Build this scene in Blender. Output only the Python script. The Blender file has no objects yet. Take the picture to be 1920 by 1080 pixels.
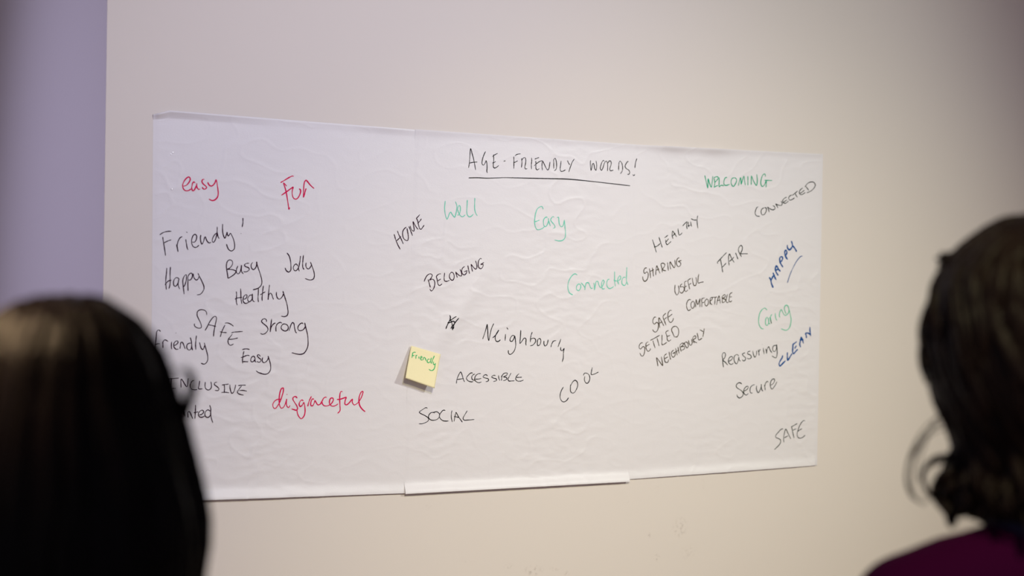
import bpy, bmesh, math, random
import numpy as np
from mathutils import Vector, Matrix

random.seed(7)
SC = bpy.context.scene
COL = SC.collection

# ---------------------------------------------------------------- camera, world, lights, exposure
D = 2.91                       # distance from the camera to the wall plane (y = 0)
CAMZ = 1.62
FPX = 2667.0                   # 50 mm on a 36 mm sensor, 1920 px wide
YAW, PITCH, ROLL = math.radians(26.718), math.radians(-0.6785), math.radians(1.015)
CAM = Vector((0.0, -D, CAMZ))
_f = Vector((math.sin(YAW)*math.cos(PITCH), math.cos(YAW)*math.cos(PITCH), math.sin(PITCH)))
_r0 = Vector((math.cos(YAW), -math.sin(YAW), 0.0))
_u0 = _r0.cross(_f)
_r = _r0*math.cos(ROLL) + _u0*math.sin(ROLL)
_u = -_r0*math.sin(ROLL) + _u0*math.cos(ROLL)

def ray(px, py):
    return _f + _r*((px-960)/FPX) - _u*((py-540)/FPX)

def on_wall(px, py, off=0.0):
    """point of the plane y = -off seen at a pixel of the 1920x1080 photograph"""
    d = ray(px, py)
    return CAM + d*((D-off)/d.y)

def at_depth(px, py, dep):
    return CAM + ray(px, py)*dep

cd = bpy.data.cameras.new('camera')
cd.lens = 50; cd.sensor_width = 36; cd.sensor_fit = 'HORIZONTAL'
cd.clip_start = 0.05; cd.clip_end = 60
cd.dof.use_dof = True
cd.dof.focus_distance = 3.16
cd.dof.aperture_fstop = 2.2
cam = bpy.data.objects.new('camera', cd)
COL.objects.link(cam)
m = Matrix((( _r.x, _u.x, -_f.x, CAM.x), (_r.y, _u.y, -_f.y, CAM.y), (_r.z, _u.z, -_f.z, CAM.z), (0, 0, 0, 1)))
cam.matrix_world = m
SC.camera = cam

w = bpy.data.worlds.new('world'); SC.world = w; w.use_nodes = True
bg = w.node_tree.nodes['Background']
bg.inputs[0].default_value = (0.78, 0.74, 0.92, 1); bg.inputs[1].default_value = 0.46

def spot(name, loc, target, col, watts, size, blend, rad=0.05):
    ld = bpy.data.lights.new(name, 'SPOT'); ld.energy = watts; ld.color = col
    ld.spot_size = math.radians(size); ld.spot_blend = blend; ld.shadow_soft_size = rad
    o = bpy.data.objects.new(name, ld); COL.objects.link(o); o.location = loc
    o.rotation_euler = (Vector(target)-Vector(loc)).to_track_quat('-Z', 'Y').to_euler()
    return o
# three ceiling spots aimed at the wall, one of them violet, one warm
K = 1.15
spot('right_ceiling_spot', (3.2, -2.9, 2.92), (1.51, 0, 1.39), (0.963, 1.0, 0.937), 179*K, 62.65, 1.0)
spot('violet_ceiling_spot', (1.0, -2.42, 2.98), (1.07, 0, 1.64), (0.764, 0.741, 1.0), 87*K, 62.65, 1.0)
spot('warm_ceiling_spot', (0.6, -2.9, 2.90), (2.3, 0, 0.2), (1.0, 0.927, 0.53), 181*K, 60.07, 1.0)
spot('corridor_spot', (-2.1, 0.55, 2.6), (0.55, 0.35, 1.05), (0.74, 0.71, 1.0), 126, 80, 1.0, 0.15)
spot('hair_highlight_spot', (-0.70, -1.45, 3.05), at_depth(-18, 632, 1.21), (1.0, 0.70, 0.40), 2000, 7.0, 1.0, 0.03)  # added narrow lamp, only there to put a warm highlight on the left hair

SC.view_settings.view_transform = 'Standard'
SC.view_settings.look = 'None'
SC.view_settings.exposure = 0.0
SC.view_settings.gamma = 1.0
SC.view_settings.use_curve_mapping = False

# ---------------------------------------------------------------- helpers
def mat(name, col, rough=0.5, spec=0.5, bump=None, sheen=0.0, coat=0.0, vary=None):
    """procedural material; bump=(scale, strength, stretch), vary=(scale, other colour)"""
    M = bpy.data.materials.new(name); M.use_nodes = True
    nt = M.node_tree; b = nt.nodes['Principled BSDF']
    b.inputs['Base Color'].default_value = (*col, 1)
    b.inputs['Roughness'].default_value = rough
    b.inputs['Specular IOR Level'].default_value = spec
    if sheen: b.inputs['Sheen Weight'].default_value = sheen
    if coat: b.inputs['Coat Weight'].default_value = coat
    tc = nt.nodes.new('ShaderNodeTexCoord')
    if bump:
        mp = nt.nodes.new('ShaderNodeMapping'); mp.inputs['Scale'].default_value = bump[2]
        n = nt.nodes.new('ShaderNodeTexNoise'); n.inputs['Scale'].default_value = bump[0]
        n.inputs['Detail'].default_value = 4
        bp = nt.nodes.new('ShaderNodeBump'); bp.inputs['Strength'].default_value = bump[1]
        bp.inputs['Distance'].default_value = 0.004
        nt.links.new(tc.outputs['Object'], mp.inputs[0]); nt.links.new(mp.outputs[0], n.inputs['Vector'])
        nt.links.new(n.outputs['Fac'], bp.inputs['Height']); nt.links.new(bp.outputs[0], b.inputs['Normal'])
    if vary:
        n2 = nt.nodes.new('ShaderNodeTexNoise'); n2.inputs['Scale'].default_value = vary[0]
        mx = nt.nodes.new('ShaderNodeMix'); mx.data_type = 'RGBA'
        mx.inputs[6].default_value = (*col, 1); mx.inputs[7].default_value = (*vary[1], 1)
        nt.links.new(tc.outputs['Object'], n2.inputs['Vector'])
        nt.links.new(n2.outputs['Fac'], mx.inputs[0]); nt.links.new(mx.outputs[2], b.inputs['Base Color'])
    return M

def srgb(r, g, b):
    f = lambda c: (c/255/12.92) if c/255 <= 0.04045 else ((c/255+0.055)/1.055)**2.4
    return (f(r), f(g), f(b))

def mesh_obj(name, verts, faces, material, parent=None, smooth=False, uv=None):
    me = bpy.data.meshes.new(name)
    me.from_pydata([tuple(v) for v in verts], [], [tuple(f) for f in faces])
    me.materials.append(material)
    if smooth: me.polygons.foreach_set('use_smooth', [True]*len(me.polygons))
    me.update()
    o = bpy.data.objects.new(name, me); COL.objects.link(o)
    if parent: o.parent = parent
    return o

def box(name, a, b, material, parent=None):
    x0, y0, z0 = a; x1, y1, z1 = b
    v = [(x0,y0,z0),(x1,y0,z0),(x1,y1,z0),(x0,y1,z0),(x0,y0,z1),(x1,y0,z1),(x1,y1,z1),(x0,y1,z1)]
    f = [(0,3,2,1),(4,5,6,7),(0,1,5,4),(1,2,6,5),(2,3,7,6),(3,0,4,7)]
    return mesh_obj(name, v, f, material, parent)

def tag(o, label=None, cat=None, group=None, kind=None):
    if label: o['label'] = label
    if cat: o['category'] = cat
    if group: o['group'] = group
    if kind: o['kind'] = kind
    return o

def empty(name, loc=(0,0,0), rz=0.0):
    o = bpy.data.objects.new(name, None); COL.objects.link(o)
    o.location = loc; o.rotation_euler = (0, 0, rz); o.empty_display_size = 0.1
    return o

# gradient noise in numpy
_rng = np.random.RandomState(11)
_perm = _rng.permutation(256); _perm = np.concatenate([_perm, _perm])
_ang = _rng.rand(256)*2*np.pi; _gx, _gy = np.cos(_ang), np.sin(_ang)
def perlin(x, y):
    x = np.asarray(x, float); y = np.asarray(y, float)
    xi = np.floor(x).astype(int); yi = np.floor(y).astype(int)
    xf = x-xi; yf = y-yi; xi &= 255; yi &= 255
    u = xf*xf*xf*(xf*(xf*6-15)+10); v = yf*yf*yf*(yf*(yf*6-15)+10)
    def g(ix, iy, dx, dy):
        h = _perm[_perm[ix & 255] + (iy & 255)]
        return _gx[h]*dx + _gy[h]*dy
    a = g(xi, yi, xf, yf); b = g(xi+1, yi, xf-1, yf)
    c = g(xi, yi+1, xf, yf-1); d = g(xi+1, yi+1, xf-1, yf-1)
    return (a+(b-a)*u)*(1-v) + (c+(d-c)*u)*v

# ---------------------------------------------------------------- the setting
def wall_material():
    M = mat('painted_plaster', srgb(226, 217, 208), 0.62, 0.35)
    nt = M.node_tree; b = nt.nodes['Principled BSDF']
    tc = nt.nodes.new('ShaderNodeTexCoord')
    # roller texture and soft unevenness
    n = nt.nodes.new('ShaderNodeTexNoise'); n.inputs['Scale'].default_value = 90; n.inputs['Detail'].default_value = 5
    n2 = nt.nodes.new('ShaderNodeTexNoise'); n2.inputs['Scale'].default_value = 7; n2.inputs['Detail'].default_value = 2
    ad = nt.nodes.new('ShaderNodeMath'); ad.operation = 'MULTIPLY_ADD'; ad.inputs[1].default_value = 6.0
    bp = nt.nodes.new('ShaderNodeBump'); bp.inputs['Strength'].default_value = 0.10; bp.inputs['Distance'].default_value = 0.0012
    for k in (n, n2): nt.links.new(tc.outputs['Object'], k.inputs['Vector'])
    nt.links.new(n2.outputs['Fac'], ad.inputs[0]); nt.links.new(n.outputs['Fac'], ad.inputs[2])
    nt.links.new(ad.outputs[0], bp.inputs['Height']); nt.links.new(bp.outputs[0], b.inputs['Normal'])
    # scuffs low on the wall
    base = nt.nodes.new('ShaderNodeRGB'); base.outputs[0].default_value = (*srgb(226, 217, 208), 1)
    cur = base.outputs[0]
    scuffs = [((1232,1046), 9, 0.55, (1.0,1.0)), ((1215,1004), 9, 0.25, (1,1)), ((1275,990), 22, 0.28, (1,1.2)),
              ((1290,1035), 22, 0.12, (1,1)), ((1000,1070), 26, 0.32, (1,0.5)), ((1062,1078), 10, 0.22, (1,1)),
              ((955,1062), 14, 0.22, (1,0.5)), ((1040,1066), 14, 0.2, (1,0.5)), ((1177,942), 3, 0.4, (1,0.5)),
              ((1318,905), 10, 0.10, (0.5,2)), ((1232,918), 14, 0.07, (1,0.7)), ((1242,163), 4, 0.12, (1,1)),
              ((806,950), 14, 0.10, (1,0.6)), ((871,1054), 4, 0.25, (1,1))]
    for (q, rad, amt, st) in scuffs:
        p = on_wall(*q); r = rad*0.00115
        mp = nt.nodes.new('ShaderNodeMapping'); mp.vector_type = 'TEXTURE'
        mp.inputs['Location'].default_value = p; mp.inputs['Scale'].default_value = (r*st[0], 1, r*st[1])
        ln = nt.nodes.new('ShaderNodeVectorMath'); ln.operation = 'LENGTH'
        mr = nt.nodes.new('ShaderNodeMapRange'); mr.inputs[1].default_value = 1.0; mr.inputs[2].default_value = 0.2
        mr.inputs[3].default_value = 0; mr.inputs[4].default_value = 1
        ns = nt.nodes.new('ShaderNodeTexNoise'); ns.inputs['Scale'].default_value = 110; ns.inputs['Detail'].default_value = 3
        mr2 = nt.nodes.new('ShaderNodeMapRange'); mr2.inputs[1].default_value = 0.48; mr2.inputs[2].default_value = 0.66
        mu = nt.nodes.new('ShaderNodeMath'); mu.operation = 'MULTIPLY'
        mu2 = nt.nodes.new('ShaderNodeMath'); mu2.operation = 'MULTIPLY'; mu2.inputs[1].default_value = amt
        mx = nt.nodes.new('ShaderNodeMix'); mx.data_type = 'RGBA'
        mx.inputs[7].default_value = (*srgb(120, 98, 82), 1)
        L = nt.links.new
        L(tc.outputs['Object'], mp.inputs[0]); L(mp.outputs[0], ln.inputs[0]); L(ln.outputs['Value'], mr.inputs[0])
        L(tc.outputs['Object'], ns.inputs['Vector']); L(ns.outputs['Fac'], mr2.inputs[0])
        L(mr.outputs[0], mu.inputs[0]); L(mr2.outputs[0], mu.inputs[1]); L(mu.outputs[0], mu2.inputs[0])
        L(mu2.outputs[0], mx.inputs[0]); L(cur, mx.inputs[6]); cur = mx.outputs[2]
    nt.links.new(cur, b.inputs['Base Color'])
    return M

WALLM = wall_material()
SIDEM = mat('painted_side_wall', srgb(214, 208, 214), 0.65, 0.35, bump=(90, 0.1, (1,1,1)))
XC = on_wall(197, 300).x                      # outer corner of the wall
tag(box('wall_back', (XC, 0.0, 0.0), (6.2, 0.16, 3.3), WALLM), kind='structure')
tag(box('wall_left', (XC, 0.16, 0.0), (XC+0.16, 3.4, 3.3), SIDEM), kind='structure')
# the plastered end of the partition turns the corner in the side wall's paint
tag(box('trim_1', (XC-0.0006, 0.0012, 0.0), (XC, 0.16, 3.3), SIDEM), kind='structure')
tag(box('wall_far', (-4.2, 3.4, 0.0), (XC+0.16, 3.56, 3.3), SIDEM), kind='structure')
tag(box('wall_right', (6.2, -4.4, 0.0), (6.36, 0.16, 3.3), SIDEM), kind='structure')
ceil_m = mat('ceiling_paint', srgb(200, 196, 196), 0.8, 0.2)
tag(box('ceiling', (-4.2, -4.4, 3.3), (6.36, 3.56, 3.4), ceil_m), kind='structure')

def floor_material():
    M = mat('wooden_floor', srgb(176, 128, 84), 0.45, 0.4)
    nt = M.node_tree; b = nt.nodes['Principled BSDF']
    tc = nt.nodes.new('ShaderNodeTexCoord')
    mp = nt.nodes.new('ShaderNodeMapping'); mp.inputs['Scale'].default_value = (1.2, 14, 1)
    n = nt.nodes.new('ShaderNodeTexNoise'); n.inputs['Scale'].default_value = 3; n.inputs['Detail'].default_value = 6
    cr = nt.nodes.new('ShaderNodeMix'); cr.data_type = 'RGBA'
    cr.inputs[6].default_value = (*srgb(190, 142, 96), 1); cr.inputs[7].default_value = (*srgb(150, 104, 64), 1)
    nt.links.new(tc.outputs['Object'], mp.inputs[0]); nt.links.new(mp.outputs[0], n.inputs['Vector'])
    nt.links.new(n.outputs['Fac'], cr.inputs[0]); nt.links.new(cr.outputs[2], b.inputs['Base Color'])
    return M
tag(box('floor', (-4.2, -4.4, -0.1), (6.36, 3.56, 0.0), floor_material()), kind='structure')
trim_m = mat('trim_paint', srgb(228, 224, 218), 0.4, 0.5)
tag(box('baseboard_back', (XC, -0.014, 0.0), (6.2, 0.0, 0.11), trim_m), kind='structure')
tag(box('baseboard_left', (XC-0.0146, -0.014, 0.0), (XC-0.0006, 3.4, 0.11), trim_m), kind='structure')

# ---------------------------------------------------------------- the three sheets
SHEETM = mat('glossy_white_film', srgb(230, 226, 227), 0.42, 0.5, bump=(260, 0.05, (1,1,1.6)))

def corners(tl, tr, br, bl):
    return [np.array([on_wall(*q).x, on_wall(*q).z]) for q in (tl, tr, br, bl)]
# photo pixels of the corners, slightly overlapping neighbours
SHEETS = {
 'L': dict(c=corners((287,205),(789,244),(766,924),(282,940)), base=0.0005, seed=3.1),
 'C': dict(c=corners((778,242.5),(1191,271),(1177,902),(757,925)), base=0.0009, seed=9.7),
 'R': dict(c=corners((1178,270.5),(1543,289),(1532,872),(1168,899)), base=0.0005, seed=15.3),
}
def bil(c, u, v):      # v = 0 at the top
    tl, tr, br, bl = c
    return [(tl[k]*(1-u)+tr[k]*u)*(1-v) + (bl[k]*(1-u)+br[k]*u)*v for k in (0, 1)]
def inv_bil(c, x, z):
    tl, tr, br, bl = c
    u = (x-tl[0])/(tr[0]-tl[0]); v = (tl[1]-z)/(tl[1]-bl[1])
    for _ in range(6):
        X, Z = bil(c, u, v)
        u = u + (x-X)/(tr[0]-tl[0]); v = v - (z-Z)/(tl[1]-bl[1])
    return u, v
def ss(a, b, x):
    t = np.clip((x-a)/(b-a), 0, 1); return t*t*(3-2*t)
def relief(key, u, v):
    """height of the film above the wall, metres"""
    S = SHEETS[key]; s = S['seed']; c = S['c']
    Hh = 0.80
    x, z = bil(c, u, v); s = 3.1        # one field over the wall, so that overlapping films lie parallel
    h = np.full(np.shape(u), S['base'])
    mask = 0.35 + 0.65*ss(-0.15, 0.35, perlin(x*4+s, z*4+s))
    low = 0.45+0.55*ss(0.15, 0.7, v)
    rip = perlin(x*26+s+0.9*perlin(x*9, z*9), z*62+s+1.4*perlin(x*14+5, z*7)) * 0.00062
    rip2 = perlin(x*60+s, z*150+s)*0.00018
    soft = perlin(x*8+s*2, z*7-s)*0.0004
    cre = -np.abs(perlin((x+0.6*z)*9-s+0.35*perlin(x*17, z*17), (z-0.4*x)*13+s))
    h = h + (rip+rip2)*mask*low*1.5 + soft + 0.0007*np.exp(cre*30)*mask
    t = ss(0.955, 1.0, v)
    if key == 'L':
        h = h + t*t*(0.007+0.002*np.sin(u*5))
        lift = np.clip(1-u/0.45, 0, 1); d = v*Hh
        ramp = np.clip(1-d/0.016, 0, 1)
        h = h + (0.0085*lift+0.0012)*ramp**1.3 - (0.0030*lift+0.0009)*np.exp(-(d/0.0016)**2)
        h = h + 0.0025*np.exp(-((u-0.86)/0.10)**2)*np.exp(-(d/0.010)**2)
    if key == 'C':
        h = h + t*t*0.010
        d = v*Hh
        h = h + 0.0015*np.exp(-((u-0.07)/0.12)**2)*np.exp(-(d/0.014)**2) + 0.0012*np.exp(-(d/0.008)**2)
        # the film tents where the note pulls it
        h = h + 0.004*np.exp(-(((u-0.10)-(0.62-v)*0.9)/0.05)**2)*np.exp(-((v-0.52)/0.12)**2)
    if key == 'R':
        h = h + t*t*(0.0035+0.002*np.sin(3.1*u))
        d = v*Hh
        h = h + 0.006*np.exp(-((u-0.22)/0.09)**2)*np.exp(-(d/0.013)**2) \
              + 0.006*np.exp(-((u-0.42)/0.09)**2)*np.exp(-(d/0.013)**2) + 0.0015*np.exp(-(d/0.008)**2)
    if key == 'L': h = h*(0.25+0.75*ss(0, 0.02, u)) - 0.0004*ss(0.979, 0.99, u)
    if key == 'C': h = h - 0.0003*(1-ss(0, 0.02, u)*ss(0, 0.02, 1-u))
    if key == 'R': h = h*(0.25+0.75*ss(0, 0.02, 1-u)) - 0.0004*ss(0.948, 0.962, 1-u)
    return np.maximum(h, 0.0002+0.0003*(key == 'C'))

def film_height(x, z):
    x = np.asarray(x, float); z = np.asarray(z, float)
    best = np.full(x.shape, 0.0004)
    for k, S in SHEETS.items():
        u, v = inv_bil(S['c'], x, z)
        ins = (u > -0.004) & (u < 1.004) & (v > -0.01) & (v < 1.01)
        best = np.where(ins, np.maximum(best, relief(k, np.clip(u,0,1), np.clip(v,0,1))), best)
    return best

SHEET_LABEL = {
 'L': 'left white film sheet on the wall with red words easy, Fun and disgraceful',
 'C': 'middle white film sheet headed AGE-FRIENDLY WORDS with a yellow note stuck on it',
 'R': 'right white film sheet with green WELCOMING and blue HAPPY and CLEAN',
}
SHEET_OBJ = {}
for key, S in SHEETS.items():
    NU, NV = 210, 320
    # rows packed tighter near the top and bottom edges, where the film curls

    vv = np.concatenate([np.linspace(0, 0.03, 24, endpoint=False), np.linspace(0.03, 1, NV)])
    uu = np.linspace(0, 1, NU+1)
    U, V = np.meshgrid(uu, vv)
    X, Z = bil(S['c'], U, V); H = relief(key, U, V)
    if key == 'L':     # the loose top corner is cut back by the fold
        cut = np.clip(1-(U/0.056), 0, 1)*np.exp(-(V*0.8/0.02)**2)
        Z = Z - cut*0.0105
    P = np.stack([X, -H, Z], -1).reshape(-1, 3)
    nr, nc = U.shape
    idx = np.arange(nr*nc).reshape(nr, nc)
    F = np.stack([idx[1:, :-1], idx[1:, 1:], idx[:-1, 1:], idx[:-1, :-1]], -1).reshape(-1, 4)
    me = bpy.data.meshes.new('film_sheet')
    me.vertices.add(len(P)); me.vertices.foreach_set('co', P.ravel())
    me.loops.add(F.size); me.loops.foreach_set('vertex_index', F.ravel())
    me.polygons.add(len(F)); me.polygons.foreach_set('loop_start', np.arange(0, F.size, 4))
    me.polygons.foreach_set('loop_total', np.full(len(F), 4))
    me.polygons.foreach_set('use_smooth', np.ones(len(F), bool))
    me.update(calc_edges=True); me.materials.append(SHEETM)
    o = bpy.data.objects.new('film_sheet', me); COL.objects.link(o)
    tag(o, SHEET_LABEL[key], 'poster sheet', 'film sheets stuck to the wall')
    SHEET_OBJ[key] = o

# ---------------------------------------------------------------- handwriting
INK = {
 'red': mat('red_marker', srgb(215, 0, 80), 0.6, 0.15),
 'violet': mat('violet_black_marker', srgb(44, 10, 36), 0.6, 0.15),
 'black': mat('black_marker', srgb(12, 6, 12), 0.6, 0.15),
 'mint': mat('faded_green_marker', srgb(112, 210, 182), 0.6, 0.15),
 'mintgreen': mat('pale_green_marker', srgb(98, 196, 158), 0.6, 0.15),
 'teal': mat('green_marker', srgb(0, 168, 122), 0.6, 0.15),
 'darkgreen': mat('dark_green_marker', srgb(26, 36, 28), 0.6, 0.15),
 'olive': mat('olive_black_marker', srgb(70, 60, 44), 0.6, 0.15),
 'blue': mat('blue_marker', srgb(0, 76, 146), 0.6, 0.15),
 'green': mat('bright_green_marker', srgb(70, 185, 112), 0.6, 0.15),
}
INKNAME = {'red':'pinkish red','violet':'violet-black','black':'black','mint':'faded mint green','mintgreen':'pale green',
           'teal':'green','darkgreen':'dark green-black','olive':'olive-black','blue':'blue','green':'bright green'}
def catmull(P, step=0.8):
    P = np.array(P, float)
    if len(P) < 2: P = np.array([P[0], P[0]+[0.8, 0.2]])
    if len(P) == 2:
        n = max(2, int(np.linalg.norm(P[1]-P[0])/step)); t = np.linspace(0, 1, n+1)[:, None]
        return P[0]*(1-t)+P[1]*t
    Q = np.vstack([2*P[0]-P[1], P, 2*P[-1]-P[-2]]); out = []
    for i in range(1, len(Q)-2):
        p0, p1, p2, p3 = Q[i-1:i+3]
        t0 = 0; t1 = t0+max(np.linalg.norm(p1-p0), 1e-3)**0.5
        t2 = t1+max(np.linalg.norm(p2-p1), 1e-3)**0.5; t3 = t2+max(np.linalg.norm(p3-p2), 1e-3)**0.5
        n = max(2, int(np.linalg.norm(p2-p1)/step))
        for k in range(n):
            t = t1+(t2-t1)*k/n
            A1 = (t1-t)/(t1-t0)*p0+(t-t0)/(t1-t0)*p1; A2 = (t2-t)/(t2-t1)*p1+(t-t1)/(t2-t1)*p2
            A3 = (t3-t)/(t3-t2)*p2+(t-t2)/(t3-t2)*p3
            B1 = (t2-t)/(t2-t0)*A1+(t-t0)/(t2-t0)*A2; B2 = (t3-t)/(t3-t1)*A2+(t-t1)/(t3-t1)*A3
            out.append((t2-t)/(t2-t1)*B1+(t-t1)/(t2-t1)*B2)
    out.append(P[-1]); return np.array(out)

def write(word, surf):
    """ink ribbons of one word; surf(x, z) gives the height they lie on"""
    key, text, ink, x0, y0, zoom, wpx, data = word
    V, F = [], []
    lift = 0.00045
    for si, st in enumerate(data.split('/')):
        pts = [tuple(map(float, q.split(','))) for q in st.split()]
        pts = [(x0+a/zoom, y0+b/zoom) for a, b in pts]
        c = catmull(pts)
        wp = []
        for q in c:
            off = 0.002
            p = on_wall(q[0], q[1], off)
            h = float(surf(p.x, p.z))+lift
            p = on_wall(q[0], q[1], h); wp.append((p.x, p.z, (p-CAM).dot(_f)))
        wp = np.array(wp)
        hts = np.array([float(surf(a, b)) for a, b in wp[:, :2]])+lift+0.00002*(si % 4)
        xz = wp[:, :2]; n = len(xz)
        tan = np.gradient(xz, axis=0); ln = np.linalg.norm(tan, axis=1)[:, None]; tan = tan/np.maximum(ln, 1e-9)
        nor = np.stack([-tan[:, 1], tan[:, 0]], -1)
        s = np.linspace(0, 1, n); L = ln.sum()
        rw = wpx*wp[:, 2]/FPX*0.5*0.93
        ph = si*1.7+x0
        rw = rw*(0.95+0.16*np.sin(s*9+ph)+0.08*np.sin(s*23+ph*2))
        ends = np.minimum(np.arange(n), np.arange(n)[::-1])
        rw = rw*np.clip(0.45+0.3*ends, 0, 1)
        b = len(V)
        for i in range(n):
            for sg in (-1, 1):
                p = xz[i]+nor[i]*rw[i]*sg
                V.append((p[0], -hts[i], p[1]))
        for i in range(n-1):
            a = b+2*i; F.append((a, a+2, a+3, a+1))
    return V, F, INK[ink]
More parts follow.
